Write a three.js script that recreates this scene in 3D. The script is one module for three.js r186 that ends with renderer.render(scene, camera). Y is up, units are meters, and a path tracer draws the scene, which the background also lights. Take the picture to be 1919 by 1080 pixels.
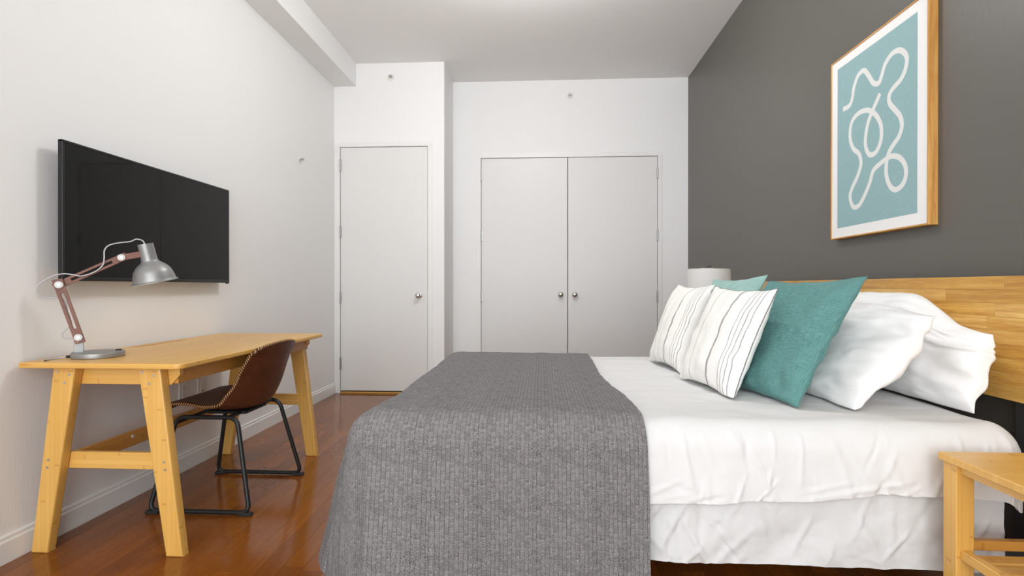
import * as THREE from 'three';
import { RoundedBoxGeometry } from 'three/addons/geometries/RoundedBoxGeometry.js';
import { mergeGeometries, toCreasedNormals } from 'three/addons/utils/BufferGeometryUtils.js';
import { ImprovedNoise } from 'three/addons/math/ImprovedNoise.js';
import { RectAreaLightUniformsLib } from 'three/addons/lights/RectAreaLightUniformsLib.js';

// ---------------------------------------------------------------- camera, sky, light, exposure
const scene = new THREE.Scene();
const camera = new THREE.PerspectiveCamera(2 * Math.atan(540 / 986.26) * 180 / Math.PI, 1919 / 1080, 0.05, 100);
camera.rotation.order = 'YXZ';
camera.rotation.set(-0.0028, 0.0555, 0);
camera.position.set(0, 1.0593, 0);

const renderer = new THREE.WebGLRenderer({ antialias: true });
renderer.toneMapping = THREE.LinearToneMapping;
renderer.toneMappingExposure = 0.9;
renderer.shadowMap.enabled = true;

scene.background = new THREE.Color().setRGB(0.92, 0.97, 1.0);   // bright overcast sky outside the windows
scene.backgroundIntensity = 1.6;

// room (metres)
const XL = -2.0545, XR = 1.5485, ZD = -5.1314, ZC = -5.6549, ZW = 2.2, HC = 3.269, XD = -0.9524, YB = 3.0458, XB = -1.8322, T = 0.14;
// daylight: two tall windows behind the camera
const WY0 = 0.08, WY1 = 3.18, WIN = [[-1.95, -0.3], [-0.2, 1.45]], SKY = 5.3, WYC = (WY0 + WY1) / 2;
RectAreaLightUniformsLib.init();
for (const [x0, x1] of WIN) {                                           // what the overcast sky sends through each window
  const l = new THREE.RectAreaLight(new THREE.Color().setRGB(0.955, 0.985, 1.0), SKY, x1 - x0 - 0.1, WY1 - WY0 - 0.1);
  l.position.set((x0 + x1) / 2, WYC, ZW - 0.03); l.lookAt((x0 + x1) / 2, WYC, ZW - 3); l.name = 'window_daylight'; scene.add(l);
}
// round ceiling light just above the frame: the soft shade below television, desk and picture comes from it
const GLOBE = [-0.1, 3.01, -3.12], GR = 0.16;
{
  const p = new THREE.PointLight(new THREE.Color().setRGB(0.99, 0.985, 0.975), 4.5, 0, 2);
  p.position.set(...GLOBE); p.shadow.radius = 8; p.castShadow = true; p.name = 'globe_light'; scene.add(p);
}

// ---------------------------------------------------------------- helpers
const V = (x, y, z) => new THREE.Vector3(x, y, z);
let seed = 12345;
const rnd = () => { seed = (seed * 1664525 + 1013904223) >>> 0; return seed / 4294967296; };
const rr = (a, b) => a + (b - a) * rnd();
const perlin = new ImprovedNoise();
const nz = (x, y, z = 0) => perlin.noise(x + 31.7, y + 17.3, z + 5.1);
const fbm = (x, y, z, o = 4) => { let s = 0, a = 1; for (let i = 0; i < o; i++) { s += a * nz(x, y, z); x *= 2.03; y *= 2.03; z *= 2.03; a *= 0.5; } return s; };
const clamp = (x, a, b) => Math.min(b, Math.max(a, x));
const sm = (a, b, x) => { const t = clamp((x - a) / (b - a), 0, 1); return t * t * (3 - 2 * t); };
const lerp = (a, b, t) => a + (b - a) * t;

const taken = {};
function numbered(n) { const k = taken[n] = (taken[n] ?? -1) + 1; return k ? n + '_' + String(k).padStart(3, '0') : n; }
function mesh(name, geo, mat, parent) {
  const g = Array.isArray(geo) ? mergeGeometries(geo.map((q) => { const w = q.index ? q.toNonIndexed() : q; for (const k of Object.keys(w.attributes)) if (!['position', 'normal', 'uv'].includes(k)) w.deleteAttribute(k); return w; })) : geo;
  const m = new THREE.Mesh(g, mat); m.name = parent ? name : numbered(name);
  m.castShadow = m.receiveShadow = true;
  (parent ?? scene).add(m);
  return m;
}
function thing(name, label, category, pos = [0, 0, 0], turn = 0, group) {
  const o = new THREE.Group(); o.name = numbered(name); o.position.set(...pos); o.rotation.y = turn;
  o.userData = { label, category }; if (group) o.userData.group = group;
  scene.add(o); return o;
}
function tag(o, label, category, group) { Object.assign(o.userData, { label, category }); if (group) o.userData.group = group; return o; }
function struct(o, label, category) { o.userData.kind = 'structure'; if (label) o.userData.label = label; if (category) o.userData.category = category; return o; }
function sgroup(name, label, category) { const o = new THREE.Group(); o.name = numbered(name); scene.add(o); return struct(o, label, category); }

// uv in metres by dominant normal; grain axis g ('x','y','z') runs along u
function uvm(geo, g = 'x', off = [0, 0], sc = 1) {
  const q = geo.index ? geo.toNonIndexed() : geo, p = q.attributes.position, n = q.attributes.normal, uv = new Float32Array(p.count * 2);
  const G = { x: 0, y: 1, z: 2 }[g];
  for (let i = 0; i < p.count; i++) {
    const P = [p.getX(i), p.getY(i), p.getZ(i)], N = [n.getX(i), n.getY(i), n.getZ(i)].map(Math.abs);
    let d = N.indexOf(Math.max(...N)), a, b;
    if (d === G) { a = (G + 1) % 3; b = (G + 2) % 3; uv[2 * i] = P[a] * 0.15 * sc + off[0]; uv[2 * i + 1] = P[b] * sc + off[1]; }
    else { a = G; b = 3 - d - G; uv[2 * i] = P[a] * sc + off[0]; uv[2 * i + 1] = P[b] * sc + off[1] + d * 0.31; }
  }
  q.setAttribute('uv', new THREE.BufferAttribute(uv, 2)); return q;
}
// box from min corner to max corner
function box(a, b, r = 0, g = 'x', off) {
  const s = [0, 1, 2].map((i) => Math.abs(b[i] - a[i]));
  const q = r > 0 ? new RoundedBoxGeometry(s[0], s[1], s[2], 2, Math.min(r, ...s.map((t) => t / 2.01))) : new THREE.BoxGeometry(...s);
  q.translate((a[0] + b[0]) / 2, (a[1] + b[1]) / 2, (a[2] + b[2]) / 2);
  return uvm(q, g, off);
}
function tube(points, r, seg = 48, rad = 10, closed = false, tension = 0.5) {
  return new THREE.TubeGeometry(new THREE.CatmullRomCurve3(points.map((p) => p.isVector3 ? p : V(...p)), closed, 'catmullrom', tension), seg, r, rad, closed);
}
// polyline with rounded bends
function bent(points, R, closed = false) {
  const P = points.map((p) => p.isVector3 ? p : V(...p)), path = new THREE.CurvePath(), n = P.length; let first = null, last = null;
  for (let i = 0; i < n; i++) {
    if (!closed && (i === 0 || i === n - 1)) { if (i === 0) last = P[0]; else path.add(new THREE.LineCurve3(last, P[i])); continue; }
    const a = P[(i + n - 1) % n], b = P[i], c = P[(i + 1) % n];
    const p = b.clone().add(a.clone().sub(b).setLength(R)), q = b.clone().add(c.clone().sub(b).setLength(R));
    if (last) path.add(new THREE.LineCurve3(last, p)); else first = p;
    path.add(new THREE.QuadraticBezierCurve3(p, b, q)); last = q;
  }
  if (closed) path.add(new THREE.LineCurve3(last, first));
  return path;
}
function lathe(pts, seg = 40) { return new THREE.LatheGeometry(pts.map(([x, y]) => new THREE.Vector2(x, y)), seg); }
function cyl(r0, r1, h, seg = 24) { return new THREE.CylinderGeometry(r0, r1, h, seg); }
// thin shell: f(u,v) -> Vector3, offset along the normal by th on the inner side
function shell(f, nu, nv, th, uvf) {
  const P = [], N = [], UV = [];
  for (let j = 0; j <= nv; j++) for (let i = 0; i <= nu; i++) { P.push(f(i / nu, j / nv)); UV.push(uvf ? uvf(i / nu, j / nv) : [i / nu, j / nv]); }
  const at = (i, j) => P[clamp(j, 0, nv) * (nu + 1) + clamp(i, 0, nu)];
  for (let j = 0; j <= nv; j++) for (let i = 0; i <= nu; i++) {
    const n = at(i + 1, j).clone().sub(at(i - 1, j)).cross(at(i, j + 1).clone().sub(at(i, j - 1)));
    N.push(n.lengthSq() > 1e-18 ? n.normalize() : V(0, 1, 0));
  }
  const pos = [], nor = [], uv = [], idx = [], W = nu + 1, K = P.length;
  for (let s = 0; s < 2; s++) for (let k = 0; k < K; k++) {
    const p = P[k].clone().addScaledVector(N[k], s ? -th : 0); pos.push(p.x, p.y, p.z);
    const n = N[k].clone().multiplyScalar(s ? -1 : 1); nor.push(n.x, n.y, n.z); uv.push(...UV[k]);
  }
  for (let j = 0; j < nv; j++) for (let i = 0; i < nu; i++) {
    const a = j * W + i, b = a + 1, c = a + W, d = c + 1;
    idx.push(a, b, c, b, d, c, K + a, K + c, K + b, K + b, K + c, K + d);
  }
  const edge = (a, b) => idx.push(a, K + a, b, b, K + a, K + b);
  for (let i = 0; i < nu; i++) { edge(i + 1, i); edge(nv * W + i, nv * W + i + 1); }
  for (let j = 0; j < nv; j++) { edge(j * W, (j + 1) * W); edge((j + 1) * W + nu, j * W + nu); }
  const g = new THREE.BufferGeometry();
  g.setAttribute('position', new THREE.Float32BufferAttribute(pos, 3)); g.setAttribute('normal', new THREE.Float32BufferAttribute(nor, 3)); g.setAttribute('uv', new THREE.Float32BufferAttribute(uv, 2));
  g.setIndex(idx); return g;
}
function extrude(pts, depth, bevel = 0) {
  const s = new THREE.Shape(pts.map(([x, y]) => new THREE.Vector2(x, y)));
  return new THREE.ExtrudeGeometry(s, { depth: depth - 2 * bevel, bevelEnabled: bevel > 0, bevelSize: bevel, bevelThickness: bevel, bevelOffset: -bevel, bevelSegments: 2, curveSegments: 16 }).translate(0, 0, bevel);
}

// ---------------------------------------------------------------- textures
function tex(w, h, f, srgb = true, rep) {
  const d = new Uint8Array(w * h * 4);
  for (let y = 0; y < h; y++) for (let x = 0; x < w; x++) {
    const c = f(x / w, y / h), k = (y * w + x) * 4;
    if (typeof c === 'number') d[k] = d[k + 1] = d[k + 2] = clamp(c, 0, 1) * 255; else for (let i = 0; i < 3; i++) d[k + i] = clamp(c[i], 0, 255);
    d[k + 3] = 255;
  }
  const t = new THREE.DataTexture(d, w, h); t.wrapS = t.wrapT = THREE.RepeatWrapping; t.magFilter = THREE.LinearFilter; t.minFilter = THREE.LinearMipmapLinearFilter; t.generateMipmaps = true;
  if (srgb) t.colorSpace = THREE.SRGBColorSpace;
  if (rep) t.repeat.set(...rep);
  t.needsUpdate = true; return t;
}
// tileable noise on a cylinder-like blend
const tn = (x, y, fx, fy, z = 0) => {           // periodic in x and y with period 1
  const a = nz(x * fx, y * fy, z), b = nz((x - 1) * fx, y * fy, z), c = nz(x * fx, (y - 1) * fy, z), d = nz((x - 1) * fx, (y - 1) * fy, z);
  return lerp(lerp(a, b, x), lerp(c, d, x), y);
};
const mix3 = (a, b, t) => a.map((v, i) => lerp(v, b[i], t));

// bamboo: strips 2 cm wide along u with fibres and node marks; covers 1 m x 0.5 m
const strips = Array.from({ length: 26 }, () => [rr(-1, 1), rnd(), rnd()]);
const bambooTex = tex(1024, 512, (x, y) => {
  const k = Math.floor(y * 26), [t, n1, n2] = strips[k], fy = y * 26 - k;
  const fib = tn(x, y, 5, 150) * 0.6 + tn(x, y, 14, 320, 3) * 0.6;
  let c = mix3([222, 168, 92], [238, 190, 116], 0.5 + 0.32 * t + 0.35 * fib);
  for (const n of [n1, n2]) { const d = Math.abs(((x - n + 1.5) % 1) - 0.5); if (d < 0.006) c = mix3(c, [186, 126, 58], 0.55 * (1 - d / 0.006)); }
  const e = Math.min(fy, 1 - fy); if (e < 0.05) c = mix3(c, [196, 140, 70], 0.3);
  return c;
}, true, [1, 2]);
const grain = (fy, k) => (x, y) => {
  const w = y + 0.02 * tn(x, y, 3, 4, k);
  return tn(x, w, 3, fy, k) * 0.7 + tn(x, w, 9, fy * 3, k + 2) * 0.55 + tn(x, y, 2, 7, k + 5) * 0.5;
};
const gA = grain(40, 1), gB = grain(26, 9);
const floorTex = tex(1024, 512, (x, y) => {
  const g = gA(x, y), f = tn(x, y, 40, 240, 4);
  let c = mix3([146, 86, 44], [184, 114, 62], 0.5 + 0.5 * g);
  return c.map((v) => v * (1 + 0.12 * f));
}, true, [1, 2]);
const oakTex = tex(1024, 512, (x, y) => {
  const g = gB(x, y), f = tn(x, y, 24, 200, 4);
  return mix3([192, 136, 70], [244, 208, 142], 0.55 + 0.75 * g + 0.3 * f);
}, true, [1, 2]);
const walnutTex = tex(512, 256, (x, y) => { const g = gA(x, y); return mix3([118, 76, 66], [164, 116, 102], 0.5 + 0.7 * g); }, true, [2, 4]);
// knit throw: columns 10.5 mm wide, stitches 9 mm high; the tile holds 16 x 16 cells
const kc = Array.from({ length: 1024 }, () => [rr(-1, 1), rr(-1, 1), rr(-1, 1)]);
function knit(x, y) {
  const N = 14, cx = Math.floor(x * N) % N, fx = x * N - Math.floor(x * N), wob = 0.3 * tn(x, y, 10, 22, 6), yy = y * 20 + kc[cx][0] * 3 + 20, cy = Math.floor(yy) % 20, fy = yy - Math.floor(yy);
  const [a, b] = kc[cx * 20 + cy], leg = clamp(Math.abs(fx - 0.5 + wob) * 2, 0, 1);            // 0 at the middle of a rib, 1 in the groove
  const st = Math.abs(fy - 0.5) * 2, loops = tn(x, y, 64, 64, 9) + 0.7 * tn(x, y, 110, 110, 12);
  const gr = clamp(0.55 + 1.3 * tn(x, y, 16, 34, 21), 0, 1), h = (1 - gr * Math.pow(leg, 5)) * (0.66 + 0.24 * (1 - st * st) + 0.12 * a) + 0.6 * loops;
  return [h, b, leg];
}
const knitBump = tex(512, 512, (x, y) => 0.05 + 0.75 * knit(x, y)[0], false);
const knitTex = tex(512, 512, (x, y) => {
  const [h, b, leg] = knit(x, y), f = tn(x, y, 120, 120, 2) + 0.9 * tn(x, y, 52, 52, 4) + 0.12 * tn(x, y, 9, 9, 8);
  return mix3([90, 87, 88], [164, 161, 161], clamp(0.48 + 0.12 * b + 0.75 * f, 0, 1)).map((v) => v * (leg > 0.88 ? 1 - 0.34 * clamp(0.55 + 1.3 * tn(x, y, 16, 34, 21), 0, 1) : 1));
}, true);
// woven cloths
const weave = (n) => (x, y) => 0.5 + 0.25 * Math.sin(x * n * 6.2832) * Math.cos(y * n * 6.2832) + 0.2 * tn(x, y, 60, 60, 3);
const linenBump = tex(512, 512, weave(64), false);
const tealTex = (lo, hi) => tex(512, 512, (x, y) => {
  const f = tn(x, y, 12, 190, 1) * 0.7 + tn(x, y, 190, 12, 2) * 0.7 + tn(x, y, 170, 170, 3) * 0.9;
  return mix3(lo, hi, 0.5 + 0.75 * f);
});
const crease = tex(512, 512, (x, y) => {
  let s = 0, a = 1, f = 3; for (let i = 0; i < 4; i++) { s += a * (1 - Math.abs(tn(x, y, f, f * 0.8, i * 3)) * 2.2); a *= 0.5; f *= 2; }
  return 0.25 + 0.3 * s;
}, false);
const plaster = tex(512, 512, (x, y) => 0.5 + 0.35 * tn(x, y, 60, 60, 2) + 0.2 * tn(x, y, 130, 130, 4), false);
const leatherTex = tex(512, 512, (x, y) => mix3([66, 32, 16], [104, 58, 34], 0.5 + 0.55 * tn(x, y, 5, 5, 1) + 0.35 * tn(x, y, 14, 14, 2) + 0.25 * tn(x, y, 90, 90, 5)));
const leatherBump = tex(512, 512, (x, y) => 0.5 + 0.4 * tn(x, y, 110, 110, 1) + 0.3 * tn(x, y, 50, 50, 2), false);

const rep = (t, u, v) => { const c = t.clone(); c.repeat.set(u, v); c.needsUpdate = true; return c; };

// ---------------------------------------------------------------- materials
const std = (o) => new THREE.MeshStandardMaterial(o), phys = (o) => new THREE.MeshPhysicalMaterial(o);
const lin = (r, g, b) => new THREE.Color().setRGB(r, g, b);
const M = {
  wall: std({ color: lin(0.885, 0.885, 0.88), roughness: 0.62, bumpMap: rep(plaster, 1.5, 1.5), bumpScale: 0.0004 }),
  ceiling: std({ color: lin(0.91, 0.905, 0.9), roughness: 0.85 }),
  dark: std({ color: lin(0.118, 0.112, 0.1), roughness: 0.42, bumpMap: rep(plaster, 1.5, 1.5), bumpScale: 0.0004 }),
  trim: std({ color: lin(0.86, 0.855, 0.84), roughness: 0.4 }),
  door: std({ color: lin(0.79, 0.785, 0.775), roughness: 0.42 }),
  steel: std({ color: lin(0.62, 0.61, 0.59), metalness: 1, roughness: 0.26 }),
  hinge: std({ color: lin(0.5, 0.5, 0.49), metalness: 1, roughness: 0.4 }),
  chrome: std({ color: lin(0.75, 0.74, 0.72), metalness: 1, roughness: 0.12 }),
  bamboo: phys({ map: bambooTex, color: lin(0.93, 0.93, 0.72), roughness: 0.38, clearcoat: 0.25, clearcoatRoughness: 0.3 }),
  bambooDark: phys({ map: bambooTex, color: lin(0.74, 0.62, 0.4), roughness: 0.4, clearcoat: 0.2, clearcoatRoughness: 0.3 }),
  blackMetal: std({ color: lin(0.02, 0.021, 0.022), metalness: 0.3, roughness: 0.42 }),
  rubber: std({ color: lin(0.015, 0.015, 0.015), roughness: 0.7 }),
  leather: phys({ map: rep(leatherTex, 2, 2), bumpMap: rep(leatherBump, 3, 3), bumpScale: 0.0006, roughness: 0.42 }),
  thread: std({ color: lin(0.6, 0.36, 0.14), roughness: 0.8 }),
  tvBlack: std({ color: lin(0.008, 0.008, 0.009), roughness: 0.35 }),
  screen: phys({ color: lin(0.005, 0.005, 0.005), roughness: 0.035, ior: 1.34 }),
  lampGrey: std({ color: lin(0.31, 0.31, 0.305), metalness: 0.55, roughness: 0.42 }),
  lampInside: std({ color: lin(0.85, 0.85, 0.83), roughness: 0.5 }),
  walnut: std({ map: walnutTex, color: lin(0.8, 0.8, 0.78), roughness: 0.55 }),
  white: std({ color: lin(0.66, 0.66, 0.65), roughness: 0.45 }),
  cord: std({ color: lin(0.5, 0.5, 0.53), roughness: 0.6 }),
  sheet: std({ color: lin(0.71, 0.708, 0.702), roughness: 0.85, bumpMap: rep(crease, 2.2, 2.2), bumpScale: 0.0035 }),
  skirt: std({ color: lin(0.64, 0.64, 0.637), roughness: 0.85, bumpMap: rep(crease, 3, 3), bumpScale: 0.005 }),
  pillow: std({ color: lin(0.86, 0.858, 0.855), roughness: 0.85, bumpMap: rep(crease, 1.3, 1.3), bumpScale: 0.004 }),
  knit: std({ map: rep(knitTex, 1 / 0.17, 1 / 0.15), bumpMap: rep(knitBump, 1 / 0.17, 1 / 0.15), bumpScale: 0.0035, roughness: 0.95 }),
  teal: phys({ map: rep(tealTex([62, 112, 110], [120, 164, 160]), 2.5, 2.5), bumpMap: rep(linenBump, 5, 5), bumpScale: 0.0006, roughness: 0.9, sheen: 0.5, sheenColor: lin(0.5, 0.6, 0.6), sheenRoughness: 0.5 }),
  tealGlare: phys({ map: rep(tealTex([126, 168, 162], [176, 206, 200]), 2.5, 2.5), bumpMap: rep(linenBump, 5, 5), bumpScale: 0.0006, roughness: 0.9, sheen: 0.5, sheenColor: lin(0.5, 0.6, 0.6), sheenRoughness: 0.5 }),  // same teal cloth, glare on the far cushion painted in as a paler colour
  shade: phys({ color: lin(0.86, 0.855, 0.84), roughness: 0.9, transmission: 0.25, thickness: 0, bumpMap: rep(linenBump, 6, 3), bumpScale: 0.0004 }),
  ceramic: phys({ color: lin(0.7, 0.7, 0.68), roughness: 0.25 }),
  bedMetal: std({ color: lin(0.045, 0.045, 0.046), roughness: 0.5 }),
  mat: std({ color: lin(0.84, 0.84, 0.84), roughness: 0.8 }),
  frameOak: std({ map: oakTex, color: lin(0.8, 0.68, 0.5), roughness: 0.5 }),
  plastic: std({ color: lin(0.8, 0.8, 0.77), roughness: 0.35 }),
  slot: std({ color: lin(0.02, 0.02, 0.02), roughness: 0.7 }),
  glass: phys({ color: 0xffffff, roughness: 0, transmission: 1, thickness: 0, ior: 1.5 }),
  winFrame: std({ color: lin(0.12, 0.12, 0.12), roughness: 0.4 }),
};
const plankMats = [[0.54, 0.48, 0.26], [0.66, 0.58, 0.28], [0.48, 0.42, 0.24], [0.6, 0.53, 0.22], [0.7, 0.6, 0.28]].map(([r, g, b]) => std({ map: floorTex, color: lin(r, g, b), roughness: 0.14 }));
const staveMats = [[0.92, 0.88, 0.62], [0.96, 0.94, 0.74], [0.76, 0.66, 0.4], [0.92, 0.86, 0.55], [0.84, 0.76, 0.48], [1, 0.98, 0.8]].map(([r, g, b]) => phys({ map: oakTex, color: lin(r, g, b), roughness: 0.34, clearcoat: 0.3, clearcoatRoughness: 0.25 }));
const trimMats = M.trim;

// ---------------------------------------------------------------- room shell
// floor: planks run along z, each one its own piece; the sub floor lies beneath them
{
  const floor = sgroup('floor', 'glossy reddish brown hardwood plank floor', 'floor');
  const sub = mesh('subfloor', box([XL - T, -0.16, ZC - 0.5], [XR + T, -0.018, ZW + T]), M.slot, floor);
  const W = 0.083, cache = {}, rest = [];
  const plank = (len, k) => {
    const key = len.toFixed(2) + '_' + k; if (cache[key]) return cache[key];
    const w = W / 2 - 0.0002, l = len / 2 - 0.0002, c = 0.0005, h = 0.018;
    const top = [[-w + c, 0, -l + c], [w - c, 0, -l + c], [w - c, 0, l - c], [-w + c, 0, l - c]], mid = [[-w, -c, -l], [w, -c, -l], [w, -c, l], [-w, -c, l]], low = mid.map(([x, , z]) => [x, -h, z]);
    const pos = [], quad = (a, b, d, e) => pos.push(...a, ...d, ...b, ...a, ...e, ...d);
    quad(...top);
    for (let i = 0; i < 4; i++) { const j = (i + 1) % 4; quad(mid[i], mid[j], top[j], top[i]); quad(low[i], low[j], mid[j], mid[i]); }
    const g = new THREE.BufferGeometry(); g.setAttribute('position', new THREE.Float32BufferAttribute(pos, 3)); g.computeVertexNormals();
    return cache[key] = uvm(g, 'z', [k * 0.23, k * 0.37]);
  };
  const nc = Math.ceil((XR - XL) / W);
  for (let i = 0; i < nc; i++) {
    const x = XL + W / 2 + i * W, z0 = ZC;
    let z = z0 + rr(0.2, 1.1), start = z0;
    while (start < ZW - 0.01) {
      const end = Math.min(z, ZW), len = Math.round((end - start) * 100) / 100 || 0.01, zc = (start + end) / 2, k = Math.floor(rnd() * 4), mt = plankMats[Math.floor(rnd() * 5)];
      const g = plank(len, k);
      const seen = end < -0.9 && start < -0.9 ? true : end < -0.2;
      if (seen && (x < -0.35 || end > -2.6)) { const m = mesh('plank', g, mt, floor); m.position.set(x, 0, zc); }
      else rest.push(g.clone().translate(x, 0, zc));
      start = end; z = end + [0.55, 0.8, 1.05, 1.3][Math.floor(rnd() * 4)];
      if (ZW - z < 0.25) z = ZW;
    }
  }
  const r = mesh('plank_field', rest, plankMats[0], floor); r.userData.kind = 'stuff';
}
struct(mesh('ceiling', box([XL - T, HC, ZC - T], [XR + T, HC + 0.16, ZW + T]), M.ceiling), 'flat white painted ceiling', 'ceiling');
struct(mesh('ceiling_soffit', box([XL, YB, ZD], [XB, HC, ZW]), M.wall), 'boxed white soffit along the ceiling above the television wall', 'soffit');
struct(mesh('wall_left', box([XL - T, -0.1, ZD - T], [XL, HC, ZW + T]), M.wall), 'white wall carrying the television', 'wall');
struct(mesh('wall_right', box([XR, -0.1, ZC - T], [XR + T, HC, ZW + T]), M.dark), 'dark taupe grey accent wall behind the bed', 'wall');
// entry wall with its door opening, and the return to the closet wall
const D1 = -1.9937, D2 = -1.119, DH = 2.44;
struct(mesh('wall_back', [
  box([XL, 0, ZD - T], [D1 - 0.035, HC, ZD]), box([D2 + 0.035, 0, ZD - T], [XD, HC, ZD]), box([D1 - 0.035, DH + 0.035, ZD - T], [D2 + 0.035, HC, ZD]),
  box([XD - T, 0, ZC - T], [XD, HC, ZD - T]), box([XL, -0.1, ZD - T - 0.08], [XD, HC, ZD - T]),
], M.wall), 'white wall section around the single door', 'wall');
const C1 = -0.6457, C2 = 1.2284, CM = 0.283;
struct(mesh('wall_far', [
  box([XD, 0, ZC - T], [C1 - 0.035, HC, ZC]), box([C2 + 0.035, 0, ZC - T], [XR, HC, ZC]), box([C1 - 0.035, DH + 0.035, ZC - T], [C2 + 0.035, HC, ZC]),
  box([XD, -0.1, ZC - T - 0.08], [XR, HC, ZC - T]),
], M.wall), 'white recessed wall around the double closet doors', 'wall');
// window wall behind the camera, and the windows
{
  const bs = []; let px = XL;
  for (const [x0, x1] of WIN) { bs.push(box([px, -0.1, ZW], [x0, HC, ZW + T])); bs.push(box([x0, -0.1, ZW], [x1, WY0, ZW + T])); bs.push(box([x0, WY1, ZW], [x1, HC, ZW + T])); px = x1; }
  bs.push(box([px, -0.1, ZW], [XR, HC, ZW + T]));
  struct(mesh('wall_front', bs, M.wall), 'white wall with two tall windows', 'wall');
}
function windowUnit(n, w, label) {                         // local x along the wall, local z outwards
  const g = sgroup('window_' + n, label, 'window'), f = 0.05, h = w / 2;
  mesh('window_frame', [box([-h, WY0, 0.05], [-h + f, WY1, 0.1]), box([h - f, WY0, 0.05], [h, WY1, 0.1]), box([-h + f, WY0, 0.05], [h - f, WY0 + f, 0.1]), box([-h + f, WY1 - f, 0.05], [h - f, WY1, 0.1]), box([-0.02, WY0 + f, 0.05], [0.02, WY1 - f, 0.1])], M.winFrame, g);
  for (const [a, b] of [[-h + f, -0.02], [0.02, h - f]]) mesh('pane', box([a, WY0 + f, 0.07], [b, WY1 - f, 0.076]), M.glass, g);
  return g;
}
WIN.forEach(([x0, x1], i) => windowUnit(i + 1, x1 - x0, i ? 'tall dark framed window beside the dark wall' : 'tall dark framed window beside the television wall').position.set((x0 + x1) / 2, 0, ZW));
// baseboards
function baseboard(side, x0, z0, x1, z1, nx, nzz) {
  const len = Math.hypot(x1 - x0, z1 - z0), g = extrude([[0, 0], [0.014, 0], [0.014, 0.082], [0.009, 0.088], [0.009, 0.1], [0.005, 0.104], [0, 0.104]], len);
  const o = mesh('baseboard_' + side, g, M.trim);
  const X = V(nx, 0, nzz), Y = V(0, 1, 0), Z = X.clone().cross(Y);
  o.matrixAutoUpdate = true; o.quaternion.setFromRotationMatrix(new THREE.Matrix4().makeBasis(X, Y, Z));
  const forward = V(x1 - x0, 0, z1 - z0).normalize().dot(Z) > 0; o.position.set(forward ? x0 : x1, 0, forward ? z0 : z1);
  return struct(o, 'white painted baseboard with a stepped top', 'baseboard');
}
baseboard('left', XL, ZD, XL, ZW, 1, 0);
baseboard('far', XD, ZC, C1 - 0.05, ZC, 0, 1);
baseboard('right', XR, ZC, XR, ZW, -1, 0);

// doors: flush slabs in narrow metal frames
function frame(n, x0, x1, z, label) {
  const f = 0.045, p = 0.007, g = [];
  const b = (a, c) => g.push(box(a, c, 0.002));
  b([x0 - f - 0.004, 0, z - 0.06], [x0 - 0.004, DH + 0.004, z + p]); b([x1 + 0.004, 0, z - 0.06], [x1 + f + 0.004, DH + 0.004, z + p]); b([x0 - f - 0.004, DH + 0.004, z - 0.06], [x1 + f + 0.004, DH + f + 0.004, z + p]);
  // stops behind the slab
  b([x0 - 0.02, 0, z - 0.075], [x0 + 0.016, DH, z - 0.053]); b([x1 - 0.016, 0, z - 0.075], [x1 + 0.02, DH, z - 0.053]); b([x0, DH - 0.016, z - 0.075], [x1, DH + 0.02, z - 0.053]);
  return struct(mesh('trim_' + n, g, M.trim), label, 'door frame');
}
frame(1, D1, D2, ZD, 'narrow white frame around the single door');
frame(2, C1, C2, ZC, 'narrow white frame around the double closet doors');
function knobOn(parent, x, y, z) {
  const k = mesh('knob', lathe([[0, 0.07], [0.012, 0.0695], [0.022, 0.065], [0.0275, 0.057], [0.029, 0.05], [0.0265, 0.042], [0.019, 0.035], [0.012, 0.031], [0.011, 0.012], [0.013, 0.008]], 32).rotateX(Math.PI / 2), M.chrome, parent);
  k.position.set(x, y, z);
  mesh('rosette', lathe([[0.0001, 0.01], [0.02, 0.0095], [0.03, 0.006], [0.032, 0.001], [0.032, 0]], 32).rotateX(Math.PI / 2), M.chrome, k);
}
function hingeGeo() {
  const g = []; for (let i = 0; i < 5; i++) g.push(cyl(0.0072, 0.0072, 0.0205, 12).translate(0, -0.044 + i * 0.022, 0));
  g.push(cyl(0.004, 0.0072, 0.006, 12).translate(0, 0.058, 0), cyl(0.0072, 0.004, 0.006, 12).translate(0, -0.058, 0));
  g.push(box([-0.013, -0.054, -0.006], [0.013, 0.054, -0.002]));
  return mergeGeometries(g.map((q) => (q.index ? q.toNonIndexed() : q)));
}
const HG = hingeGeo();
function doorSlab(n, x0, x1, z, hingeX, knobX, label, bottom, extra) {
  const d = sgroup('door_' + n, label, 'door');
  mesh('slab', box([x0 + 0.001, bottom, z - 0.05], [x1 - 0.001, DH, z - 0.005], 0.002), M.door, d);
  for (const y of [2.262, 1.604, 0.951, 0.296]) { const h = mesh('hinge', HG, M.hinge, d); h.position.set(hingeX, y, z + 0.0085); }
  knobOn(d, knobX, 0.972, z - 0.006);
  return d;
}
const d1 = doorSlab(1, D1, D2, ZD, D1 - 0.002, -1.205, 'white flush single door with a round chrome knob', 0.024);
mesh('latch_plate', box([D2 - 0.0035, 0.93, ZD - 0.03], [D2 + 0.0015, 1.01, ZD - 0.003]), M.hinge, d1);
doorSlab(2, C1, CM - 0.003, ZC, C1 - 0.002, 0.207, 'white flush closet door leaf beside the single door', 0.012);
doorSlab(3, CM + 0.003, C2, ZC, C2 + 0.002, 0.357, 'white flush closet door leaf beside the dark wall', 0.012);
struct(mesh('trim_3', box([D1, 0, ZD - 0.09], [D2, 0.012, ZD - 0.002], 0.002, 'x'), staveMats[0]), 'oak threshold strip standing in for the lit floor beyond the single door', 'threshold');  // light wood stands in for lit flooring of the next room under the door

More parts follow.
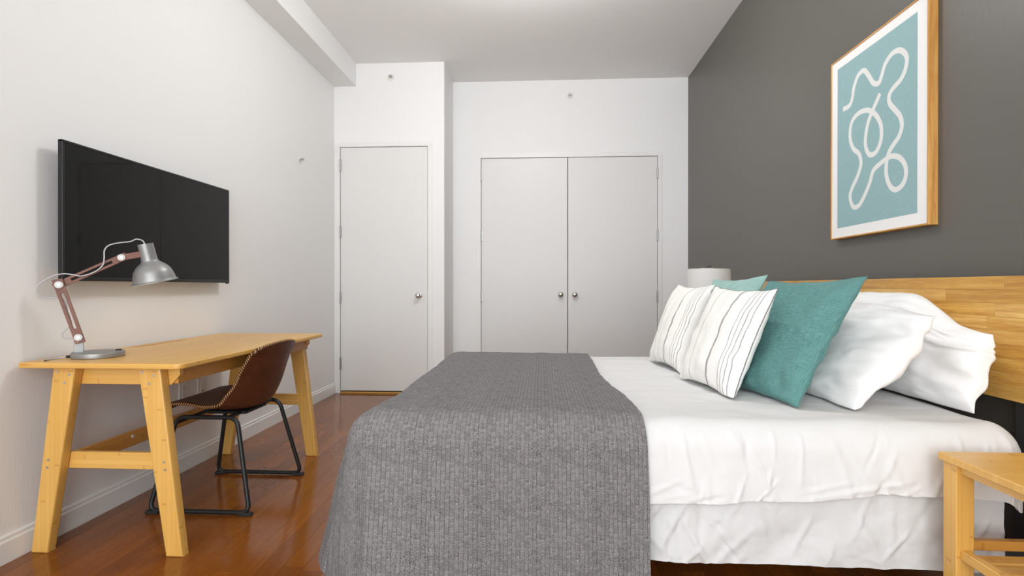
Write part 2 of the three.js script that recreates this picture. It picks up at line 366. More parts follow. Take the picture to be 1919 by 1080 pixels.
// ---------------------------------------------------------------- television
{
  const z0 = -3.243, z1 = -2.075, y0 = 1.083, y1 = 1.671, x = -1.98;
  const t = thing('television', 'wide black flat screen television mounted on the white wall', 'television', [x, y0, (z0 + z1) / 2]);
  const w = z1 - z0, h = y1 - y0, b = 0.011;
  mesh('bezel', [box([-0.022, 0, -w / 2], [0, b * 1.5, w / 2], 0.003), box([-0.022, h - b, -w / 2], [0, h, w / 2], 0.003), box([-0.022, 0, -w / 2], [0, h, -w / 2 + b], 0.003), box([-0.022, 0, w / 2 - b], [0, h, w / 2], 0.003)], M.tvBlack, t);
  mesh('screen', box([-0.018, b * 1.2, -w / 2 + b * 0.7], [-0.003, h - b * 0.7, w / 2 - b * 0.7]), M.screen, t);
  mesh('back_cover', box([-0.045, 0.02, -w / 2 + 0.02], [-0.02, h * 0.62, w / 2 - 0.02], 0.008), M.tvBlack, t);
  mesh('wall_bracket', box([-0.073, 0.12, -0.22], [-0.044, 0.32, 0.22]), M.blackMetal, t);
  mesh('corner_sensor', box([-0.02, -0.006, -w / 2 + 0.001], [-0.002, 0.006, -w / 2 + 0.014], 0.002), M.tvBlack, t);
}

// ---------------------------------------------------------------- desk
const DT = 0.763;
{
  const t = thing('desk', 'light bamboo writing desk with splayed legs against the white wall', 'desk', [-1.71, 0, -2.59]);
  const L = (x, y, z) => [x + 1.71, y, z + 2.59];
  const zn = -1.935, zf = -3.262, xw = -2.038, xf = -1.375;
  // top: rounded front corners, bevelled edge
  const s = new THREE.Shape(), r = 0.035, X0 = xw + 1.71, X1 = xf + 1.71, Z0 = zf + 2.59, Z1 = zn + 2.59;
  s.moveTo(X0 + 0.01, -Z1); s.lineTo(X1 - r, -Z1); s.quadraticCurveTo(X1, -Z1, X1, -Z1 + r); s.lineTo(X1, -Z0 - r); s.quadraticCurveTo(X1, -Z0, X1 - r, -Z0); s.lineTo(X0 + 0.01, -Z0); s.lineTo(X0, -Z0 - 0.01); s.lineTo(X0, -Z1 + 0.01);
  const hole = new THREE.Path(); const hx0 = -2.012 + 1.71, hx1 = -1.972 + 1.71, hz0 = -2.84 + 2.59, hz1 = -2.47 + 2.59;
  hole.moveTo(hx0, -hz0); hole.lineTo(hx1, -hz0); hole.lineTo(hx1, -hz1); hole.lineTo(hx0, -hz1); s.holes.push(hole);
  const tg = new THREE.ExtrudeGeometry(s, { depth: 0.012, bevelEnabled: true, bevelSize: 0.006, bevelThickness: 0.005, bevelOffset: -0.006, bevelSegments: 3, curveSegments: 8 }).rotateX(-Math.PI / 2).translate(0, DT - 0.017, 0);
  const top = mesh('tabletop', uvm(tg, 'z'), M.bamboo, t);
  mesh('cable_tray', [box([hx0 - 0.003, DT - 0.03, hz0], [hx0 + 0.003, DT - 0.008, hz1]), box([hx0 - 0.003, DT - 0.034, hz0], [hx1 + 0.003, DT - 0.03, hz1])], M.slot, t);
  mesh('slot_flap', box([hx0 + 0.004, DT - 0.008, hz0 + 0.004], [hx1 - 0.012, DT - 0.001, hz1 - 0.004], 0.001, 'z'), M.bambooDark, t);
  // splayed, tapered legs as chamfered loops of planks
  const yt = DT - 0.0225;
  const legGeo = (xa, xb, fa, fb) => uvm(extrude([[xa, yt], [xb, yt], [fb, 0], [fa, 0]], 0.042, 0.006), 'y');
  const ends = [[-2.0, 1], [-3.227, -1]];
  for (const [zc, sg] of ends) {
    for (const [xa, xb, fa, fb] of [[-1.93, -1.838, -2.026, -1.958], [-1.582, -1.49, -1.468, -1.4]]) {
      const lg = mesh('leg', legGeo(xa + 1.71, xb + 1.71, fa + 1.71, fb + 1.71), M.bamboo, t); lg.position.z = zc + 2.59 - 0.021;
      const xm = (xa + xb) / 2 + 1.71;
      const bolts = []; for (const [dx, dy] of [[-0.028, 0.018], [0.022, 0.03], [0.002, 0.062]]) bolts.push(cyl(0.0052, 0.0052, 0.003, 12).rotateX(Math.PI / 2).translate(xm + dx, yt - dy, sg * 0.0215 + 0.021));
      for (const by of [0.372, 0.342]) { const k = 1 - by / yt, x = lerp((xa + xb) / 2, (fa + fb) / 2, k) + 1.71; bolts.push(cyl(0.005, 0.005, 0.003, 12).rotateX(Math.PI / 2).translate(x + (xa < -1.7 ? -0.012 : 0.012), by, sg * 0.0215 + 0.021)); }
      mesh('bolts', bolts, M.steel, lg).userData.kind = 'stuff';
    }
    const z = zc + 2.59 - sg * 0.034;
    // end apron with cut corners, then the low cross rail
    const ap = uvm(extrude([[-1.948 + 1.71, yt], [-1.44 + 1.71, yt], [-1.44 + 1.71, yt - 0.035], [-1.475 + 1.71, yt - 0.074], [-1.918 + 1.71, yt - 0.074], [-1.948 + 1.71, yt - 0.04]], 0.024, 0.002), 'x');
    mesh('apron', ap, M.bamboo, t).position.z = z - 0.012;
    mesh('cross_rail', box([-1.945 + 1.71, 0.325, z - 0.011], [-1.5 + 1.71, 0.392, z + 0.011], 0.003, 'x'), M.bamboo, t);
  }
  mesh('apron', box(L(-1.475, yt - 0.07, -3.2), L(-1.452, yt, -2.03), 0.002, 'z'), M.bambooDark, t);
  mesh('apron', box(L(-1.94, yt - 0.07, -3.2), L(-1.917, yt, -2.03), 0.002, 'z'), M.bambooDark, t);
  const st = mesh('stretcher', box(L(-1.9, 0.325, -3.19), L(-1.878, 0.392, -2.04), 0.003, 'z'), M.bambooDark, t);
  mesh('dowel', cyl(0.007, 0.007, 0.004, 12).rotateZ(Math.PI / 2).translate(-1.877 + 1.71, 0.37, -2.32 + 2.59), M.white, st);
}

// ---------------------------------------------------------------- desk lamp (its arms lie in the plane z = 0 of the group)
{
  const t = thing('desk_lamp', 'grey metal desk lamp with brown wooden folding arms on the desk', 'desk lamp', [-1.87, DT, -2.11], Math.atan2(0.6, 0.8));
  const Y = (y) => y - 0.765;
  mesh('base', lathe([[0.0001, 0], [0.09, 0], [0.092, 0.003], [0.092, 0.02], [0.089, 0.0235], [0.0001, 0.0245]], 64).translate(0.01, 0, 0), M.lampGrey, t);
  mesh('switch', [new RoundedBoxGeometry(0.022, 0.006, 0.012, 2, 0.002).translate(0.078, 0.026, 0.0)], M.rubber, t);
  mesh('stem', [new RoundedBoxGeometry(0.032, 0.062, 0.007, 2, 0.002).translate(-0.054, 0.052, 0)], M.lampGrey, t);
  const arm = (name, a, b, w, slots, over = 0.018) => {
    const d = V(b[0] - a[0], b[1] - a[1], 0), len = d.length(), s = new THREE.Shape();
    s.moveTo(-over, -w / 2); s.lineTo(len + over, -w / 2); s.lineTo(len + over, w / 2); s.lineTo(-over, w / 2);
    if (slots) { const h = new THREE.Path(); h.moveTo(slots[0] * len, -0.005); h.lineTo(slots[1] * len, -0.005); h.lineTo(slots[1] * len, 0.005); h.lineTo(slots[0] * len, 0.005); s.holes.push(h); }
    const g = uvm(new THREE.ExtrudeGeometry(s, { depth: 0.009, bevelEnabled: true, bevelSize: 0.0012, bevelThickness: 0.0012, bevelOffset: -0.0012, bevelSegments: 1 }), 'x');
    const m = mesh(name, g, M.walnut, t); m.position.set(a[0], Y(a[1]), 0); m.rotation.z = Math.atan2(d.y, d.x); return m;
  };
  const J0 = [-0.054, 0.851], J1 = [-0.115, 1.068], J2 = [0.089, 1.185], J3 = [0.165, 1.204];
  arm('lower_arm', J0, J1, 0.034, [0.17, 0.84], 0.024).position.z = 0.004;
  arm('upper_arm', J1, J2, 0.03, [0.18, 0.84], 0.02).position.z = -0.0085;
  arm('head_arm', J2, J3, 0.026, null, 0.014).position.z = 0.004;
  for (const [x, y] of [J0, J1, J2]) {
    const k = mesh('joint_knob', lathe([[0.0001, 0.006], [0.012, 0.006], [0.0145, 0.004], [0.0145, 0]], 24).rotateX(Math.PI / 2), M.white, t); k.position.set(x, Y(y), 0.0155);
    mesh('screw', cyl(0.0055, 0.0055, 0.003, 12).rotateX(Math.PI / 2).translate(0, 0, 0.0065), M.steel, k);
  }
  // head: bell shade, open below
  const prof = [[0.029, 0.082], [0.0295, 0.08], [0.031, 0.02], [0.036, 0.004], [0.055, -0.012], [0.071, -0.034], [0.079, -0.06], [0.083, -0.079], [0.089, -0.082], [0.09, -0.085]];
  const head = new THREE.Group(); head.name = 'lamp_head'; t.add(head); head.position.set(0.19, Y(1.165), 0); head.rotation.z = 0.21; head.rotation.x = 0.06;
  const outer = new THREE.SplineCurve(prof.map(([x, y]) => new THREE.Vector2(x, y))).getPoints(40).map((p) => [p.x, p.y]);
  mesh('shade', lathe([[0.0001, 0.083], [0.026, 0.083], ...outer, [0.088, -0.085]], 64), M.lampGrey, head);
  mesh('shade_lining', lathe([...outer.slice(8).map(([x, y]) => [x - 0.002, y - 0.001]).reverse(), [0.0001, 0.03]], 64), M.lampInside, head);
  mesh('bulb', lathe([[0.0001, -0.055], [0.02, -0.048], [0.028, -0.03], [0.022, -0.008], [0.013, 0.012], [0.013, 0.03]], 32), M.lampInside, head);
  const cp = (l, z) => l.map(([x, y], i) => V(x, Y(y), typeof z === 'number' ? z : z[i] ?? 0));
  const c1 = [[0.172, 1.243], [0.162, 1.262], [0.14, 1.267], [0.12, 1.256], [0.083, 1.249], [0.047, 1.237], [0.031, 1.215], [0.03, 1.179], [0.025, 1.151], [-0.001, 1.123], [-0.044, 1.105], [-0.073, 1.11], [-0.106, 1.113], [-0.143, 1.099], [-0.177, 1.07], [-0.185, 1.041], [-0.163, 1.019], [-0.118, 1.014], [-0.098, 1.0], [-0.09, 0.96], [-0.082, 0.93], [-0.08, 0.903], [-0.103, 0.877], [-0.109, 0.861], [-0.099, 0.848], [-0.06, 0.843], [-0.052, 0.8]];
  const zc = [0, 0, 0, 0, 0, 0, 0, 0.006, 0.006, 0.006, 0.008, 0.006, 0, 0, 0, 0, -0.004, -0.006, 0.0, 0.003, 0.002, -0.004, -0.008, -0.008, -0.008, -0.008, -0.006];
  mesh('cord', tube(cp(c1, zc), 0.0027, 220, 8, false, 0.5), M.cord, t);
  mesh('power_lead', tube([[-0.08, 0.008, 0], [-0.11, 0.005, 0.0], [-0.135, 0.0035, 0.012], [-0.15, 0.0035, 0.03], [-0.152, 0.0035, 0.06]], 0.0032, 40, 8), M.cord, t);
  mesh('strain_relief', [cyl(0.005, 0.006, 0.016, 12).rotateZ(Math.PI / 2).translate(-0.087, 0.008, 0)], M.rubber, t);
}

// ---------------------------------------------------------------- chair
{
  const t = thing('chair', 'brown leather bucket chair with black sled legs tucked under the desk', 'chair', [-1.585, 0, -2.618]);
  // profile in local x (front is -x), y
  const prof = new THREE.CatmullRomCurve3([V(-0.22, 0.466, 0), V(-0.203, 0.481, 0), V(-0.1, 0.477, 0), V(0.02, 0.458, 0), V(0.11, 0.45, 0), V(0.172, 0.468, 0), V(0.208, 0.53, 0), V(0.235, 0.62, 0), V(0.262, 0.72, 0), V(0.277, 0.775, 0)], false, 'centripetal');
  const N = 60, PT = prof.getSpacedPoints(400);
  const halfw = (s) => { const a = [[0, 0.19], [0.06, 0.208], [0.3, 0.222], [0.5, 0.235], [0.62, 0.232], [0.8, 0.22], [0.94, 0.208], [1, 0.188]]; for (let i = 1; i < a.length; i++) if (s <= a[i][0]) return lerp(a[i - 1][1], a[i][1], sm(0, 1, (s - a[i - 1][0]) / (a[i][0] - a[i - 1][0]))); return 0.188; };
  const surf = (u, v) => {                                    // u across (0..1), v along
    const p = PT[Math.round(clamp(v, 0, 1) * 400)], tt = u * 2 - 1, b = sm(0.4, 0.68, v), q = Math.pow(Math.abs(tt), 2.2);
    const mid = Math.exp(-Math.pow((v - 0.52) / 0.16, 2));
    return V(p.x - q * (0.062 * b + 0.05 * mid) * (1 - 0.45 * sm(0.8, 1, v)), p.y + q * (0.018 * (1 - b) + 0.026 * mid) * sm(0, 0.2, v) - (v > 0.93 ? 0.022 * q * sm(0.93, 1, v) : 0), -tt * halfw(v));
  };
  const g = shell((u, v) => surf(u, v), 36, 72, 0.018, (u, v) => [u * 0.45, v * 0.8]);
  mesh('seat_shell', g, M.leather, t);
  // saddle stitching round the rim: a thick lip and zigzag threads
  const rim = []; const K = 120;
  for (let i = 0; i <= K; i++) rim.push([0, i / K]); for (let i = 1; i <= 40; i++) rim.push([i / 40, 1]); for (let i = K - 1; i >= 0; i--) rim.push([1, i / K]); for (let i = 39; i > 0; i--) rim.push([i / 40, 0]);
  const under = (u, v) => { const e = 0.01, n = surf(clamp(u + e, 0, 1), v).sub(surf(clamp(u - e, 0, 1), v)).cross(surf(u, clamp(v + e, 0, 1)).sub(surf(u, clamp(v - e, 0, 1)))).normalize(); return surf(u, v).addScaledVector(n, -0.009); };
  mesh('rim_binding', tube(rim.filter((_, i) => i % 2 === 0).map(([u, v]) => under(u, v)), 0.0098, 400, 10, true), M.leather, t);
  const curve = new THREE.CatmullRomCurve3(rim.filter((_, i) => i % 2 === 0).map(([u, v]) => under(u, v)), true), st = [];
  const cen = V(0.03, 0.55, 0), n = 170;
  for (let i = 0; i < n; i++) {
    const p = curve.getPointAt(i / n), q = curve.getPointAt(((i + 0.75) / n) % 1), tan = q.clone().sub(p).normalize();
    let out = V(0, 0, p.z > 0 ? 1 : -1); if (Math.abs(p.z) < 0.165) out = V(p.x > 0 ? 0.5 : -1, p.x > 0 ? 1 : 0.2, 0);
    out.addScaledVector(tan, -out.dot(tan)).normalize(); const side = tan.clone().cross(out).normalize();
    const a = p.clone().addScaledVector(out, 0.0088).addScaledVector(side, 0.0062), b = q.clone().addScaledVector(out, 0.0088).addScaledVector(side, -0.0062), m = p.clone().add(q).multiplyScalar(0.5).addScaledVector(out, 0.0108);
    st.push(new THREE.TubeGeometry(new THREE.QuadraticBezierCurve3(a, m, b), 3, 0.002, 5));
  }
  // seam across the back of the shell, from rim to rim
  const low = (u) => { const e = 0.01, v = 0.47 + 0.05 * Math.pow(Math.abs(u * 2 - 1), 2), n = surf(clamp(u + e, 0, 1), v).sub(surf(clamp(u - e, 0, 1), v)).cross(surf(u, v + e).sub(surf(u, v - e))).normalize(); return [surf(u, v).addScaledVector(n, -0.0185), n]; };
  for (let i = 2; i < 62; i++) { const [a, nn] = low(i / 64), [b] = low((i + 0.7) / 64), d = V(1, 0.5, 0).multiplyScalar(0.005); st.push(new THREE.TubeGeometry(new THREE.LineCurve3(a.clone().add(d), b.clone().sub(d)), 1, 0.0014, 5)); }
  mesh('stitching', st, M.thread, t).userData.kind = 'stuff';
  // sled frames: one closed loop on each side
  const R = 0.0105, yt = 0.437;
  for (const s of [1, -1]) {
    const zt = s * 0.2, zb = s * 0.262;
    const lp = bent([[-0.15, yt, zt], [0.145, yt, zt], [0.24, 0.014, zb], [-0.243, 0.014, zb]], 0.045, true);
    const f = mesh('sled_leg', new THREE.TubeGeometry(lp, 160, R, 12, true), M.blackMetal, t);
    for (const x of [-0.225, 0.222]) mesh('foot_pad', [new RoundedBoxGeometry(0.06, 0.016, 0.03, 2, 0.005).translate(x, 0.008, zb)], M.rubber, f);
  }
  for (const [x, y] of [[-0.155, 0.41], [0.1, yt]]) mesh('crossbar', new THREE.TubeGeometry(new THREE.LineCurve3(V(x, y, 0.2), V(x, y, -0.2)), 8, R * 0.9, 12), M.blackMetal, t);
  mesh('mounting_plate', [new RoundedBoxGeometry(0.2, 0.014, 0.2, 2, 0.004).translate(0.03, 0.436, 0)], M.rubber, t);
}

// ---------------------------------------------------------------- outlets and wall fittings
{
  const p = (name, label, z, y) => { const t = thing(name, label, 'wall plate', [XL, y, z], 0); mesh('plate', box([0, -0.058, -0.04], [0.006, 0.058, 0.04], 0.0025), M.plastic, t); return t; };
  const a = p('power_outlet', 'white double power socket on the wall under the desk', -2.913, 0.452);
  for (const y of [0.021, -0.021]) {
    const f = mesh('socket_face', box([0.004, y - 0.0165, -0.0165], [0.0075, y + 0.0165, 0.0165], 0.002), M.plastic, a);
    mesh('socket_holes', [box([0.0066, y + 0.001, -0.0085], [0.0079, y + 0.011, -0.0055]), box([0.0066, y + 0.001, 0.0055], [0.0079, y + 0.011, 0.0085]), cyl(0.003, 0.003, 0.0013, 10).rotateZ(Math.PI / 2).translate(0.00725, y - 0.007, 0)], M.slot, f);
  }
  const b = p('data_outlet', 'narrow white data plate beside the power socket under the desk', -3.075, 0.451);
  mesh('insert', box([0.005, -0.034, -0.0165], [0.008, 0.034, 0.0165], 0.002), M.plastic, b);
  mesh('jack', box([0.007, -0.026, -0.006], [0.0084, -0.017, 0.006]), M.slot, b);
}
function sprinkler(label, pos, turn, r = 0.034) {
  const t = thing('fire_sprinkler', label, 'sprinkler', pos, turn);
  mesh('escutcheon', lathe([[0.0001, 0.004], [r * 0.55, 0.004], [r * 0.62, 0.007], [r * 0.85, 0.0065], [r, 0.002], [r, 0]], 32).rotateX(Math.PI / 2), M.plastic, t);
  mesh('head', [lathe([[0.0001, 0.03], [0.007, 0.03], [0.008, 0.018], [0.012, 0.012], [0.012, 0.003]], 16).rotateX(Math.PI / 2)], M.steel, t);
  mesh('deflector', [cyl(0.013, 0.013, 0.002, 16).rotateX(Math.PI / 2).translate(0, 0, 0.036), box([-0.015, -0.002, 0.008], [-0.012, 0.002, 0.036]), box([0.012, -0.002, 0.008], [0.015, 0.002, 0.036])], M.hinge, t);
}
sprinkler('small round sprinkler head high above the single door', [-1.481, 3.127, ZD], 0);
sprinkler('small round sprinkler head high above the double closet doors', [0.305, 3.1, ZC], 0);
sprinkler('tiny metal sprinkler head on the white wall beyond the television', [XL, 2.141, -4.373], Math.PI / 2, 0.022);

// ---------------------------------------------------------------- bed
const BX0 = -0.555, BX1 = 1.385, BZ0 = -3.1, BZ1 = -1.545, BT = 0.662;   // outer faces of the made bed
{
  const t = thing('platform_bed', 'platform bed with a wide light wood headboard on dark metal posts', 'bed', [0.45, 0, -2.32]);
  const L = (x, y, z) => [x - 0.45, y, z + 2.32];
  mesh('side_rail', box(L(-0.4, 0.245, BZ1 - 0.13), L(1.46, 0.305, BZ1 - 0.1), 0.004), M.bedMetal, t);
  mesh('side_rail', box(L(-0.4, 0.245, BZ0 + 0.1), L(1.46, 0.305, BZ0 + 0.13), 0.004), M.bedMetal, t);
  mesh('foot_rail', box(L(-0.43, 0.245, BZ0 + 0.1), L(-0.4, 0.305, BZ1 - 0.1), 0.004), M.bedMetal, t);
  for (let i = 0; i < 9; i++) mesh('slat', box(L(-0.3 + i * 0.2, 0.29, BZ0 + 0.13), L(-0.22 + i * 0.2, 0.308, BZ1 - 0.13), 0.002, 'z'), M.bambooDark, t);
  for (const x of [-0.38, 1.41]) for (const z of [BZ0 + 0.13, BZ1 - 0.13]) mesh('leg', box(L(x - 0.025, 0, z - 0.025), L(x + 0.025, 0.246, z + 0.025), 0.004), M.bedMetal, t);
  for (const z of [BZ0 + 0.17, BZ1 - 0.17]) mesh('headboard_post', box(L(1.501, 0.0, z - 0.04), L(1.533, 1.0, z + 0.04), 0.004), M.bedMetal, t);
  // headboard: edge glued staves
  const hb = new THREE.Group(); hb.name = 'headboard'; t.add(hb);
  const z0 = -3.66, z1 = -1.0, y0 = 0.702, y1 = 1.093, rows = 9, h = (y1 - y0) / rows;
  for (let r = 0; r < rows; r++) {
    let z = z0, e = z0 + rr(0.15, 0.5);
    while (z < z1 - 0.001) {
      const end = Math.min(e, z1), k = Math.floor(rnd() * 6), d = rr(0, 0.0006);
      const g = box([0, 0, 0], [0.032, h - 0.0003, end - z - 0.0003], 0.0008, 'z', [rnd(), rnd()]);
      const m = mesh('stave', g, staveMats[k], hb); m.position.set(...L(1.468 - d, y0 + r * h, z));
      z = end; e = end + rr(0.25, 0.62); if (z1 - e < 0.12) e = z1;
    }
  }
}
// mattress under the bedding
tag(mesh('mattress', [new RoundedBoxGeometry(BX1 - BX0 - 0.1, 0.33, BZ1 - BZ0 - 0.11, 4, 0.06).translate((BX0 + BX1) / 2, 0.475, (BZ0 + BZ1) / 2)], M.sheet), 'thick white mattress wrapped under the white bedding', 'mattress');

// cloth bent over the edges of the bed; a along x, b along z, both in metres of cloth
const RB = 0.085;
const inX0 = BX0 + RB, inX1 = BX1 - RB, inZ0 = BZ0 + RB, inZ1 = BZ1 - RB;
function drape(a, b, lift, flare) {
  const da = a < inX0 ? a - inX0 : a > inX1 ? a - inX1 : 0, db = b < inZ0 ? b - inZ0 : b > inZ1 ? b - inZ1 : 0;
  const cx = clamp(a, inX0, inX1), cz = clamp(b, inZ0, inZ1);
  let r = da && db ? Math.min(Math.hypot(da, db), Math.max(Math.abs(da), Math.abs(db)) * 1.02 + 0.02) : Math.hypot(da, db);
  const R = RB + lift, arc = RB * Math.PI / 2; let out, drop;
  if (r < arc) { const th = r / RB; out = R * Math.sin(th); drop = R * (1 - Math.cos(th)); } else { out = R + flare * (r - arc); drop = R + (r - arc); }
  const l = Math.hypot(da, db) || 1, hang = sm(0.03, 0.2, r);
  // puffy top and hanging folds
  const puff = 0.006 * fbm(a * 2.1, b * 2.3, 1, 3) + 0.0035 * fbm(a * 6 + b * 3, b * 9, 4, 2);
  const along = Math.abs(db) > Math.abs(da) ? a : b;
  const fold = hang * (0.007 * nz(along * 5.5, r * 0.8, db > 0 ? 2 : 8) + 0.0035 * nz(along * 15, r * 1.6, 4) + 0.003 * fbm(along * 7, r * 9, 3, 3));
  return V(cx + (da / l) * (out + fold), BT + lift - drop + puff * (1 - hang), cz + (db / l) * (out + fold));
}
const arcB = RB * Math.PI / 2;
// pressed and pulled creases in cloth: narrow ridges between two points of the flat cloth
function creases(n, x0, x1, y0, y1, steep, hgt, wid) {
  const L = []; for (let i = 0; i < n; i++) { const x = rr(x0, x1), y = rr(y0, y1), l = rr(0.05, 0.24), a = Math.PI / 2 + rr(-1, 1) * steep; L.push([x, y, x + Math.cos(a) * l, y + Math.sin(a) * l, rr(0.4, 1) * hgt * (rnd() < 0.35 ? -1 : 1), rr(0.6, 1.4) * wid]); }
  return (x, y) => { let h = 0; for (const [ax, ay, bx, by, k, w] of L) { const dx = bx - ax, dy = by - ay, q = dx * dx + dy * dy, t = clamp(((x - ax) * dx + (y - ay) * dy) / q, 0, 1), d = Math.hypot(x - ax - t * dx, y - ay - t * dy); if (d < 3 * w) h += k * Math.exp(-(d * d) / (w * w)) * (4 * t * (1 - t) * 0.75 + 0.25); } return h; };
}
const sideCrease = creases(46, 0.3, 1.4, 0.0, 0.26, 0.5, 0.0042, 0.008), hemCrease = creases(34, 0.3, 1.4, 0.2, 0.3, 1.5, 0.0045, 0.007), skirtCrease = creases(64, -0.3, 1.6, 0, 0.24, 0.8, 0.0062, 0.009);
{ // white coverlet: hangs 0.23 m at the sides
  const hem = (a) => 0.225 + arcB - RB + 0.012 * Math.sin(a * 4.2 + 0.9) + 0.006 * nz(a * 9, 1) - 0.02 * sm(0.75, 1.0, a);
  const f = (u, v) => {
    const a = lerp(inX0 - 0.2, inX1 + 0.17, u), b = lerp(inZ0 - hem(a), inZ1 + hem(a), v), p = drape(a, b, 0, 0.03), r = b - inZ1;
    if (r > 0.02) p.z += sm(0.02, 0.12, r) * (sideCrease(a, r) + hemCrease(a, r) + 0.01 * sm(0.18, 0.3, r) * nz(a * 6, r * 3, 7));
    return p;
  };
  const g = shell((u, v) => f(u, v), 420, 320, -0.004, (u, v) => [u * 2.4, v * 2.1]);
  tag(mesh('coverlet', flip(g), M.sheet), 'smooth white coverlet over the bed hanging down its side', 'coverlet');
}
function flip(g) { return g; }
{ // bed skirt below the coverlet: three hanging sides
  const path = [[1.31, BZ1 - 0.022], [BX0 + 0.05, BZ1 - 0.022], [BX0 + 0.05, BZ0 + 0.022], [1.31, BZ0 + 0.022]];
  const L = [0]; for (let i = 1; i < path.length; i++) L.push(L[i - 1] + Math.hypot(path[i][0] - path[i - 1][0], path[i][1] - path[i - 1][1]));
  const tot = L[L.length - 1];
  const f = (u, v) => {
    const s = u * tot; let i = 1; while (i < 3 && s > L[i]) i++;
    const t = (s - L[i - 1]) / (L[i] - L[i - 1]), x = lerp(path[i - 1][0], path[i][0], t), z = lerp(path[i - 1][1], path[i][1], t);
    const n = i === 1 ? [0, 1] : i === 2 ? [-1, 0] : [0, -1], hang = sm(0.1, 0.9, v);
    const w = hang * (0.012 * nz(s * 5, v * 0.7, 1) + 0.006 * fbm(s * 11 + v * 1.5, v * 2.2, 5, 3)) + 0.002 * fbm(s * 18, v * 5, 9, 2) + (i === 1 ? skirtCrease(x, v * 0.245) + 0.014 * hang * nz(x * 5 + v * 1.8, v * 0.8, 6) : 0);
    return V(x + n[0] * w, lerp(0.5, 0.255 + 0.004 * nz(s * 7, 3) - 0.008 * sm(0.2, 0.9, x), v), z + n[1] * w);
  };
  tag(mesh('bed_skirt', shell(f, 760, 60, -0.003, (u, v) => [u * tot, v * 0.25]), M.skirt), 'crumpled white bed skirt hanging below the coverlet hem', 'bed skirt');
}
{ // knitted throw across the foot of the bed
  const b0 = inZ0 - 0.42 - arcB, b1 = inZ1 + 0.5 + arcB, a0 = inX0 - 0.46;
  const aR = (b) => 0.305 - 0.05 * Math.exp(-Math.pow((b + 2.35) / 0.42, 2)) - 0.035 * sm(-2.4, -3.0, b) + 0.006 * sm(inZ1, inZ1 + 0.3, b);
  const f = (u, v) => {
    const b = lerp(b0, b1, v), a = lerp(a0, aR(b), u), corner = 1 - sm(-0.55, -0.1, a);
    const p = drape(a, b, 0.0095, 0.05 + 0.17 * corner);
    p.x -= 0.038 * corner * sm(inZ1 - 0.35, inZ1 + 0.12, b);
    p.y += 0.0015 * nz(a * 30, b * 30, 2);
    const r = b - inZ1; if (r > 0.1 && a > -0.3) { const h = sm(0.1, 0.45, r); p.z += h * (0.018 * nz(a * 3.2, r * 1.5, 11) + 0.008 * Math.sin(a * 17 + 0.6) + 0.014 * Math.exp(-Math.pow((a - 0.215) / 0.025, 2)) * sm(0.25, 0.5, r)); }
    if (p.y < 0.05) p.y = 0.05 + (p.y - 0.05) * 0.05;
    return p;
  };
  tag(mesh('knit_throw', shell(f, 260, 320, 0.0075, (u, v) => { const b = lerp(b0, b1, v); return [lerp(a0, aR(b), u), b]; }), M.knit), 'grey knitted throw blanket draped across the foot of the bed', 'blanket');
}

